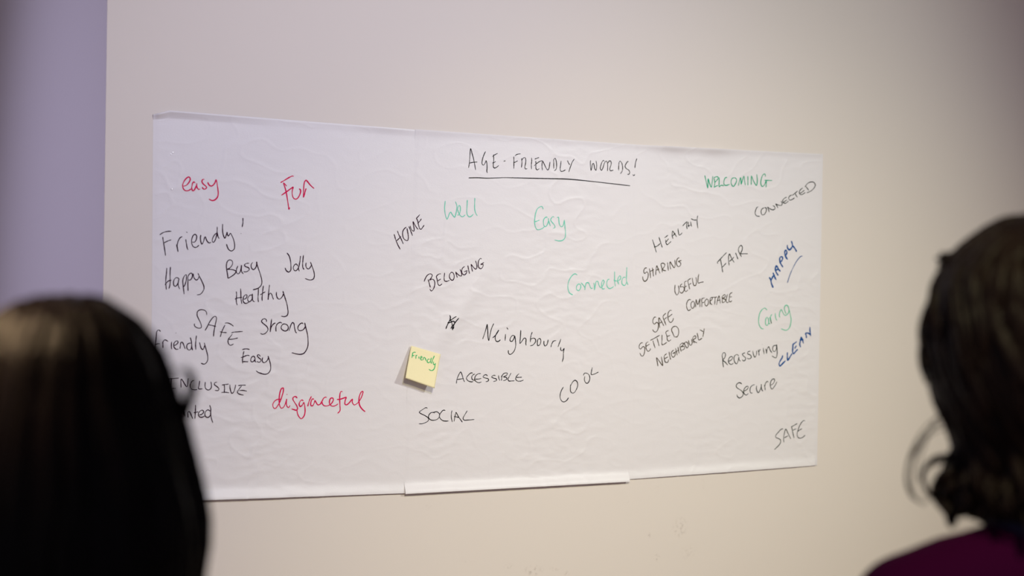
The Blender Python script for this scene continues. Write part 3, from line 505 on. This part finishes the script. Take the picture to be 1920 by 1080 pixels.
def ball(V, F, c, r, seg=16, rings=10):
    base = len(V); rx, ry, rz = r
    V.append(Vector((c[0], c[1], c[2]+rz)))
    for j in range(1, rings):
        ph = math.pi*j/rings
        for k in range(seg):
            an = 2*math.pi*k/seg
            V.append(Vector((c[0]+rx*math.sin(ph)*math.cos(an), c[1]+ry*math.sin(ph)*math.sin(an), c[2]+rz*math.cos(ph))))
    V.append(Vector((c[0], c[1], c[2]-rz))); last = len(V)-1
    for k in range(seg):
        F.append((base, base+1+k, base+1+(k+1) % seg))
        F.append((last, last-seg+(k+1) % seg, last-seg+k))
    for j in range(rings-2):
        for k in range(seg):
            A = base+1+j*seg+k; B = base+1+j*seg+(k+1) % seg
            F.append((A, A+seg, B+seg, B))

def limb(V, F, pts, rad, seg=12):
    """joint balls joined by tapering tubes; a voxel remesh fuses them into one skin"""
    P = [Vector(p) for p in pts]
    for p, r in zip(P, rad): ball(V, F, p, (r, r, r), 12, 8)
    for i in range(len(P)-1):
        sweep(V, F, [P[i], P[i+1]], [rad[i], rad[i+1]], seg)

def fused(name, V, F, material, parent, voxel=0.006, smooth=2, cut=None):
    me = bpy.data.meshes.new(name); me.from_pydata([tuple(v) for v in V], [], F); me.update()
    o = bpy.data.objects.new(name, me); COL.objects.link(o)
    md = o.modifiers.new('r', 'REMESH'); md.mode = 'VOXEL'; md.voxel_size = voxel; md.use_smooth_shade = True
    ms = o.modifiers.new('s', 'SMOOTH'); ms.iterations = smooth; ms.factor = 0.5
    dg = bpy.context.evaluated_depsgraph_get()
    m2 = bpy.data.meshes.new_from_object(o.evaluated_get(dg))
    bpy.data.objects.remove(o); bpy.data.meshes.remove(me)
    if cut:
        bm = bmesh.new(); bm.from_mesh(m2)
        for co, no in cut:
            bmesh.ops.bisect_plane(bm, geom=bm.verts[:]+bm.edges[:]+bm.faces[:], plane_co=co, plane_no=no, clear_outer=True)
        bm.to_mesh(m2); bm.free()
    m2.name = name; m2.materials.clear(); m2.materials.append(material)
    m2.polygons.foreach_set('use_smooth', [True]*len(m2.polygons))
    o2 = bpy.data.objects.new(name, m2); COL.objects.link(o2); o2.parent = parent
    return o2

def hand(V, F, wrist, side, k=1.0):
    """relaxed hanging hand: palm, four bent fingers of different length, thumb off the side"""
    wx, wy, wz = wrist
    palm = [Vector((wx, wy, wz)), Vector((wx, wy+0.006, wz-0.045)), Vector((wx-side*0.002, wy+0.012, wz-0.085))]
    for off, r in ((-0.024, 0.011), (-0.008, 0.013), (0.008, 0.013), (0.024, 0.011)):
        limb(V, F, [palm[0]+Vector((0, off*0.5, 0)), palm[1]+Vector((0, off, 0)), palm[2]+Vector((0, off*1.15, 0))], [r*1.25, r*1.15, r*0.95], 8)
    for off, ln in ((-0.029, 0.058), (-0.010, 0.074), (0.010, 0.080), (0.029, 0.070)):
        b = palm[2]+Vector((0, off, 0)); d = -side
        p1 = b+Vector((d*0.006, off*0.08, -ln*0.45)); p2 = p1+Vector((d*0.014, 0, -ln*0.30)); p3 = p2+Vector((d*0.016, 0, -ln*0.22))
        limb(V, F, [b, p1, p2, p3], [0.0088, 0.0082, 0.0075, 0.0065], 8)
    t0 = palm[0]+Vector((0, 0.022, -0.022))
    limb(V, F, [t0, t0+Vector((-side*0.012, 0.026, -0.026)), t0+Vector((-side*0.018, 0.036, -0.056))], [0.012, 0.010, 0.0078], 8)

def person(pos, rz, top, skin, shirt, trousers, shoe, hairm, label, collar=None, shoulder=0.19, neck=0.0):
    """root at the floor; faces local +Y; top = crown height without hair"""
    R = empty('person', (pos[0], pos[1], 0), rz)
    tag(R, label, 'person')
    H = top; k = H/1.62
    zc = H-0.112*k                      # centre of the head
    chin = H-0.218*k
    zs = chin-0.105*k-neck              # shoulder joint height
    # body surface --------------------------------------------------
    V, F = [], []
    ball(V, F, (0, -0.008, H-0.095*k), (0.074*k, 0.094*k, 0.095*k), 24, 16)
    ball(V, F, (0, 0.022, H-0.150*k), (0.060*k, 0.066*k, 0.070*k), 20, 12)
    ball(V, F, (0, 0.050, H-0.192*k), (0.034*k, 0.034*k, 0.024*k))
    limb(V, F, [(0, 0.086*k, H-0.105*k), (0, 0.103*k, H-0.140*k)], [0.009, 0.012])
    ball(V, F, (0, 0.080*k, H-0.100*k), (0.045*k, 0.014*k, 0.010*k))
    ball(V, F, (0, 0.088*k, H-0.172*k), (0.022*k, 0.010*k, 0.008*k))
    for s in (-1, 1):
        ball(V, F, (s*0.030*k, 0.058*k, H-0.150*k), (0.024*k, 0.024*k, 0.030*k))
        ball(V, F, (s*0.076*k, -0.010, H-0.125*k), (0.010, 0.020, 0.032))
        ball(V, F, (s*0.013, 0.092*k, H-0.143*k), (0.008, 0.010, 0.007))
    limb(V, F, [(0, -0.012, H-0.16*k), (0, -0.022, zs+0.05), (0, -0.028, zs-0.01)], [0.054*k, 0.052*k, 0.060*k])
    hip = H*0.50; cw = 0.115*k
    torso = [((0, -0.010, zs-0.05), (0.150*k, 0.095*k, 0.085)), ((0, 0.0, zs-0.17), (0.150*k, 0.108*k, 0.14)),
             ((0, 0.0, zs-0.34), (0.126*k, 0.095*k, 0.13)), ((0, -0.005, hip+0.02), (0.165*k, 0.120*k, 0.14))]
    for c, r in torso: ball(V, F, c, r, 20, 14)
    arms = {}
    for s in (-1, 1):
        sh = (s*(shoulder-0.035), -0.018, zs-0.022); el = (s*(shoulder+0.03), -0.030, zs-0.30*k); wr = (s*(shoulder+0.045), 0.045, zs-0.53*k)
        arms[s] = (sh, el, wr)
        limb(V, F, [(s*0.045, -0.022, zs+0.002), sh], [0.038*k, 0.045*k])
        limb(V, F, [sh, ((sh[0]+el[0])/2, -0.02, (sh[2]+el[2])/2), el, ((el[0]+wr[0])/2, 0.0, (el[2]+wr[2])/2+0.03), wr],
             [0.050*k, 0.045*k, 0.036*k, 0.036*k, 0.025*k])
        hand(V, F, wr, s)
        limb(V, F, [(s*0.085, 0, hip-0.02), (s*0.088, 0.005, hip*0.78), (s*0.088, 0.008, hip*0.55), (s*0.090, -0.012, hip*0.38), (s*0.090, -0.012, 0.085)],
             [0.090*k, 0.078*k, 0.054*k, 0.052*k, 0.034*k])
        limb(V, F, [(s*0.090, -0.035, 0.040), (s*0.095, 0.06, 0.040), (s*0.098, 0.14, 0.028)], [0.030, 0.032, 0.022])
    body = fused('body', V, F, skin, R, 0.0062, 3)
    # top garment ---------------------------------------------------
    V, F = [], []
    e = 0.011
    for c, r in torso: ball(V, F, c, tuple(q+e for q in r), 24, 16)
    limb(V, F, [(0, -0.024, zs+0.040), (0, -0.028, zs-0.03)], [0.062*k, 0.085*k])
    for s in (-1, 1):
        sh, el, wr = arms[s]
        limb(V, F, [(s*0.045, -0.022, zs+0.010), ((s*(shoulder*0.55)), -0.021, zs-0.004), sh], [0.048*k+e, 0.048*k+e, 0.048*k+e])
        limb(V, F, [sh, ((sh[0]+el[0])/2, -0.02, (sh[2]+el[2])/2), el, ((el[0]+wr[0])/2, 0.0, (el[2]+wr[2])/2+0.03), wr],
             [0.048*k+e, 0.047*k+e, 0.040*k+e, 0.038*k+e, 0.029*k+e])
    sh, el, wr = arms[1]
    top_o = fused('jumper', V, F, shirt, R, 0.0085, 6,
                  cut=[(Vector((0, 0, zs+0.062)), Vector((0, 0.25, 1)))])
    # cuffs: drop everything below the wrists outside the trunk, and below the hem
    bm = bmesh.new(); bm.from_mesh(top_o.data)
    dead = [f for f in bm.faces if (f.calc_center_median().z < wr[2]+0.01 and abs(f.calc_center_median().x) > shoulder-0.01) or f.calc_center_median().z < hip-0.02]
    bmesh.ops.delete(bm, geom=dead, context='FACES'); bm.to_mesh(top_o.data); bm.free()
    # trousers ------------------------------------------------------
    V, F = [], []
    ball(V, F, (0, -0.005, hip+0.02), (0.165*k+0.006, 0.120*k+0.006, 0.145), 24, 16)
    for s in (-1, 1):
        limb(V, F, [(s*0.085, 0, hip-0.02), (s*0.088, 0.005, hip*0.78), (s*0.088, 0.008, hip*0.55), (s*0.090, -0.006, hip*0.30), (s*0.090, -0.010, 0.10)],
             [0.090*k+0.009, 0.078*k+0.012, 0.058*k+0.012, 0.056*k+0.014, 0.052])
    fused('trousers', V, F, trousers, R, 0.009, 4, cut=[(Vector((0, 0, 0.075)), Vector((0, 0, -1)))])
    for s in (-1, 1):
        V, F = [], []
        limb(V, F, [(s*0.090, -0.040, 0.045), (s*0.095, 0.06, 0.042), (s*0.098, 0.15, 0.030)], [0.040, 0.041, 0.030])
        ball(V, F, (s*0.090, -0.03, 0.075), (0.042, 0.05, 0.045))
        o = fused('shoe', V, F, shoe, R, 0.007, 3, cut=[(Vector((0, 0, 0.0015)), Vector((0, 0, -1)))])
    # eyes ----------------------------------------------------------
    white = mat('eye_white', (0.8, 0.78, 0.75), 0.2, 0.6); iris = mat('eye_iris', (0.06, 0.03, 0.015), 0.15, 0.8)
    for s in (-1, 1):
        V, F = [], []; ball(V, F, (s*0.031*k, 0.0715*k, H-0.119*k), (0.0125, 0.011, 0.0085), 16, 10)
        eye = mesh_obj('eye', V, F, white, R, smooth=True)
        V, F = [], []; ball(V, F, (s*0.031*k, 0.0800*k, H-0.119*k), (0.0055, 0.004, 0.0055), 12, 8)
        mesh_obj('iris', V, F, iris, eye, smooth=True)
    lipm = mat('lips', srgb(150, 80, 76), 0.45, 0.5)
    V, F = [], []; ball(V, F, (0, 0.094*k, H-0.1715*k), (0.021*k, 0.007*k, 0.0062*k)); mesh_obj('lips', V, F, lipm, R, smooth=True)
    if collar:
        V, F = [], []
        n = 40
        for (r1, zz, yo) in ((0.060, zs+0.048, -0.020), (0.063, zs+0.075, -0.018), (0.060, zs+0.100, -0.014), (0.055, zs+0.098, -0.014), (0.055, zs+0.045, -0.02)):
            for i in range(n):
                a = 2*math.pi*i/n
                V.append((r1*k*1.04*math.cos(a), yo+r1*k*1.06*math.sin(a), zz+0.010*math.sin(a)*-1))
        for j in range(4):
            for i in range(n):
                F.append((j*n+i, j*n+(i+1) % n, (j+1)*n+(i+1) % n, (j+1)*n+i))
        mesh_obj('collar', V, F, collar, R, smooth=True)
    return R

def lerp_prof(prof, z):
    for (z0, w0), (z1, w1) in zip(prof, prof[1:]):
        if z <= z1:
            t = (z-z0)/(z1-z0); return w0+(w1-w0)*t
    return prof[-1][1]

def hair(R, top, prof, endz, hm, n_locks, face_half=0.95, yoff=-0.012, depth=1.04, wave=0.0, curl=0.0, seed=1, lock_r=0.0085, thin=1.0):
    """shell plus individual locks; prof = (distance below the crown, half width)"""
    rnd = random.Random(seed)
    V, F = [], []
    NA, NZ = 72, 46
    zs = [endz*(j/NZ)**1.25 for j in range(NZ+1)]
    def rad(z, a):
        w = lerp_prof(prof, z)*0.955
        fr = max(0.0, math.sin(a))                # front half
        return w*math.cos(a), w*depth*math.sin(a)*(1-0.14*fr)+yoff
    for z in zs:
        for i in range(NA):
            a = 2*math.pi*i/NA
            x, y = rad(max(z, 0.0005), a)
            V.append(Vector((x, y, top-z)))
    for j in range(NZ):
        for i in range(NA):
            a = 2*math.pi*(i+0.5)/NA
            dfr = abs((a-math.pi/2+math.pi) % (2*math.pi)-math.pi)
            if dfr < face_half and zs[j] > 0.058: continue
            F.append((j*NA+i, (j+1)*NA+i, (j+1)*NA+(i+1) % NA, j*NA+(i+1) % NA))
    F.append(tuple(range(NA)))
    # locks
    for q in range(n_locks):
        a = rnd.uniform(0, 2*math.pi)
        dfr = abs((a-math.pi/2+math.pi) % (2*math.pi)-math.pi)
        zend = endz*rnd.uniform(0.90, 1.02)
        if dfr < face_half+0.06:
            zend = 0.068*rnd.uniform(0.75, 1.0)
        z0 = rnd.uniform(0.001, 0.03)
        ph = rnd.uniform(0, 6.28); tw = rnd.uniform(-0.25, 0.25); r0 = lock_r*rnd.uniform(0.6, 1.15); push = rnd.uniform(-0.004, 0.002)
        pts, rr = [], []
        N = 20
        for i in range(N+1):
            t = i/N
            z = z0+(zend-z0)*t**1.25
            aa = a+tw*t+wave*0.10*math.sin(z*46+ph)
            w = lerp_prof(prof, z)
            x, y = rad(z, aa)
            sc = 1+(push+wave*0.004*math.sin(z*52+ph))/max(w, 0.03)
            p = Vector((x*sc, (y-yoff)*sc+yoff, top-z))
            if curl and t > 0.8:
                c = (t-0.8)/0.2
                out = Vector((x, y-yoff, 0)).normalized()
                p += out*curl*c*math.sin(ph+c*4)+Vector((0, 0, curl*0.5*c*math.cos(ph*2+c*3)))
            pts.append(p); rr.append(r0*(0.5+0.5*min(1, t*6))*(1-0.75*max(0, (t-0.82)/0.18)))
        sweep(V, F, pts, rr, 7, 0.6)
    o = mesh_obj('hair', V, F, hm, R, smooth=True)
    return o

def wisps(R, parent, curves, hm, name='stray_lock'):
    """stray locks given as photo points with a camera depth, in world space"""
    inv = (Matrix.Translation(R.location) @ R.rotation_euler.to_matrix().to_4x4()).inverted()
    for pts, dep, rr in curves:
        c = catmull(pts, 4)
        n = len(c)
        P = [inv @ at_depth(q[0], q[1], dep+0.012*math.sin(i*0.35)) for i, q in enumerate(c)]
        rads = [rr*(0.35+0.65*math.sin(math.pi*min(1, (i+0.5)/n*1.0))**0.5) for i in range(n)]
        V, F = [], []; sweep(V, F, P, rads, 6, 0.7)
        mesh_obj(name, V, F, hm, parent, smooth=True)

hair_black = mat('black_hair', srgb(4, 2, 4), 0.32, 0.03, bump=(60, 0.5, (5, 5, 0.4)), vary=(18, srgb(9, 7, 6)))
hair_brown = mat('dark_brown_hair', srgb(9, 4, 8), 0.45, 0.07, bump=(60, 0.5, (5, 5, 0.4)), vary=(18, srgb(24, 15, 10)))
skin_a = mat('skin_a', srgb(196, 150, 120), 0.5, 0.4, vary=(30, srgb(186, 138, 110)))
skin_b = mat('skin_b', srgb(214, 174, 150), 0.5, 0.4, vary=(30, srgb(204, 160, 136)))
knit_dark = mat('black_knit', srgb(22, 20, 24), 0.85, 0.2, bump=(180, 0.4, (1,1,1)), sheen=0.2)
knit_purple = mat('purple_knit', srgb(38, 0, 31), 0.9, 0.03, bump=(180, 0.4, (1,1,1)), sheen=0.0)
navy = mat('navy_cloth', srgb(18, 18, 40), 0.8, 0.2)
denim = mat('dark_denim', srgb(30, 34, 48), 0.8, 0.2, bump=(200, 0.3, (1,1,1)))
shoe_m = mat('black_leather', srgb(20, 18, 18), 0.4, 0.5)

# left: long-haired head close to the lens
DL = 1.25
ptL = at_depth(130, 551, DL)
topL = ptL.z
def facing(p, tx):
    return -math.atan2(tx-p.x, 0-p.y)
RL = person((ptL.x, ptL.y), facing(ptL, 1.0), topL-0.014, skin_a, knit_dark, denim, shoe_m, hair_black,
            'person in the left foreground seen from behind with long black hair, facing the sheets')
profL = [(0, 0.003), (0.002, 0.022), (0.008, 0.040), (0.023, 0.061), (0.05, 0.080), (0.08, 0.0905), (0.11, 0.1015), (0.14, 0.111), (0.19, 0.1225), (0.215, 0.125), (0.25, 0.121), (0.33, 0.112), (0.45, 0.10)]
hL = hair(RL, topL, profL, 0.42, hair_black, 260, seed=4, wave=0.25)
wisps(RL, hL, [
    ([(325, 810), (340, 785), (352, 755), (360, 725), (356, 700), (346, 690)], DL, 0.0052),
    ([(330, 815), (348, 780), (357, 750), (363, 722), (358, 704)], DL, 0.0040),
    ([(318, 690), (334, 692), (350, 700), (360, 716)], DL, 0.0016),
], hair_black)

# right: purple jumper
DR = 1.50
ptR = at_depth(1962, 399, DR)
topR = ptR.z
RR = person((ptR.x, ptR.y), facing(ptR, 1.6), topR-0.016, skin_b, knit_purple, denim, shoe_m, hair_brown,
            'person at the right edge seen from behind in a purple jumper, dark curly-ended bob', collar=navy, shoulder=0.195, neck=0.040)
profR = [(0, 0.003), (0.002, 0.026), (0.008, 0.046), (0.018, 0.064), (0.04, 0.094), (0.074, 0.119), (0.113, 0.1285), (0.147, 0.128), (0.18, 0.1215), (0.209, 0.113), (0.229, 0.102), (0.248, 0.090), (0.265, 0.090), (0.29, 0.094), (0.325, 0.085)]
hR = hair(RR, topR, profR, 0.315, hair_brown, 260, seed=9, wave=0.9, curl=0.020)
cur = [
    ([(1792, 790), (1755, 800), (1722, 830), (1702, 880), (1706, 922), (1730, 942), (1752, 930)], DR, 0.0013),
    ([(1785, 800), (1750, 812), (1716, 846), (1698, 890), (1708, 930), (1735, 948)], DR+0.02, 0.0012),
    ([(1795, 782), (1760, 792), (1732, 826), (1712, 868), (1712, 915), (1722, 938)], DR-0.02, 0.0012),
    ([(1780, 745), (1752, 790), (1728, 850), (1716, 905)], DR, 0.0009),
    ([(1790, 770), (1748, 790), (1714, 835), (1700, 890), (1712, 930)], DR, 0.0013),
    ([(1815, 850), (1785, 852), (1752, 860), (1732, 885), (1735, 915), (1752, 935), (1775, 925)], DR, 0.0040),
    ([(1820, 865), (1780, 862), (1745, 872), (1728, 895), (1740, 920)], DR, 0.0030),
    ([(1825, 860), (1790, 880), (1765, 905), (1768, 940), (1785, 965)], DR, 0.0110),
    ([(1830, 880), (1800, 895), (1778, 925), (1782, 960), (1784, 985)], DR, 0.0100),
    ([(1840, 890), (1812, 910), (1798, 940), (1808, 968)], DR, 0.0120),
    ([(1835, 860), (1806, 868), (1785, 890), (1790, 930), (1815, 955)], DR, 0.0110),
    ([(1860, 900), (1835, 930), (1825, 955), (1840, 968)], DR, 0.0120),
    ([(1800, 905), (1770, 930), (1775, 962), (1784, 990)], DR, 0.0030),
    ([(1748, 600), (1728, 640), (1726, 680), (1738, 720)], DR, 0.0025),
    ([(1742, 560), (1727, 610), (1729, 655), (1741, 700)], DR, 0.0030),
]
wisps(RR, hR, cur, hair_brown)
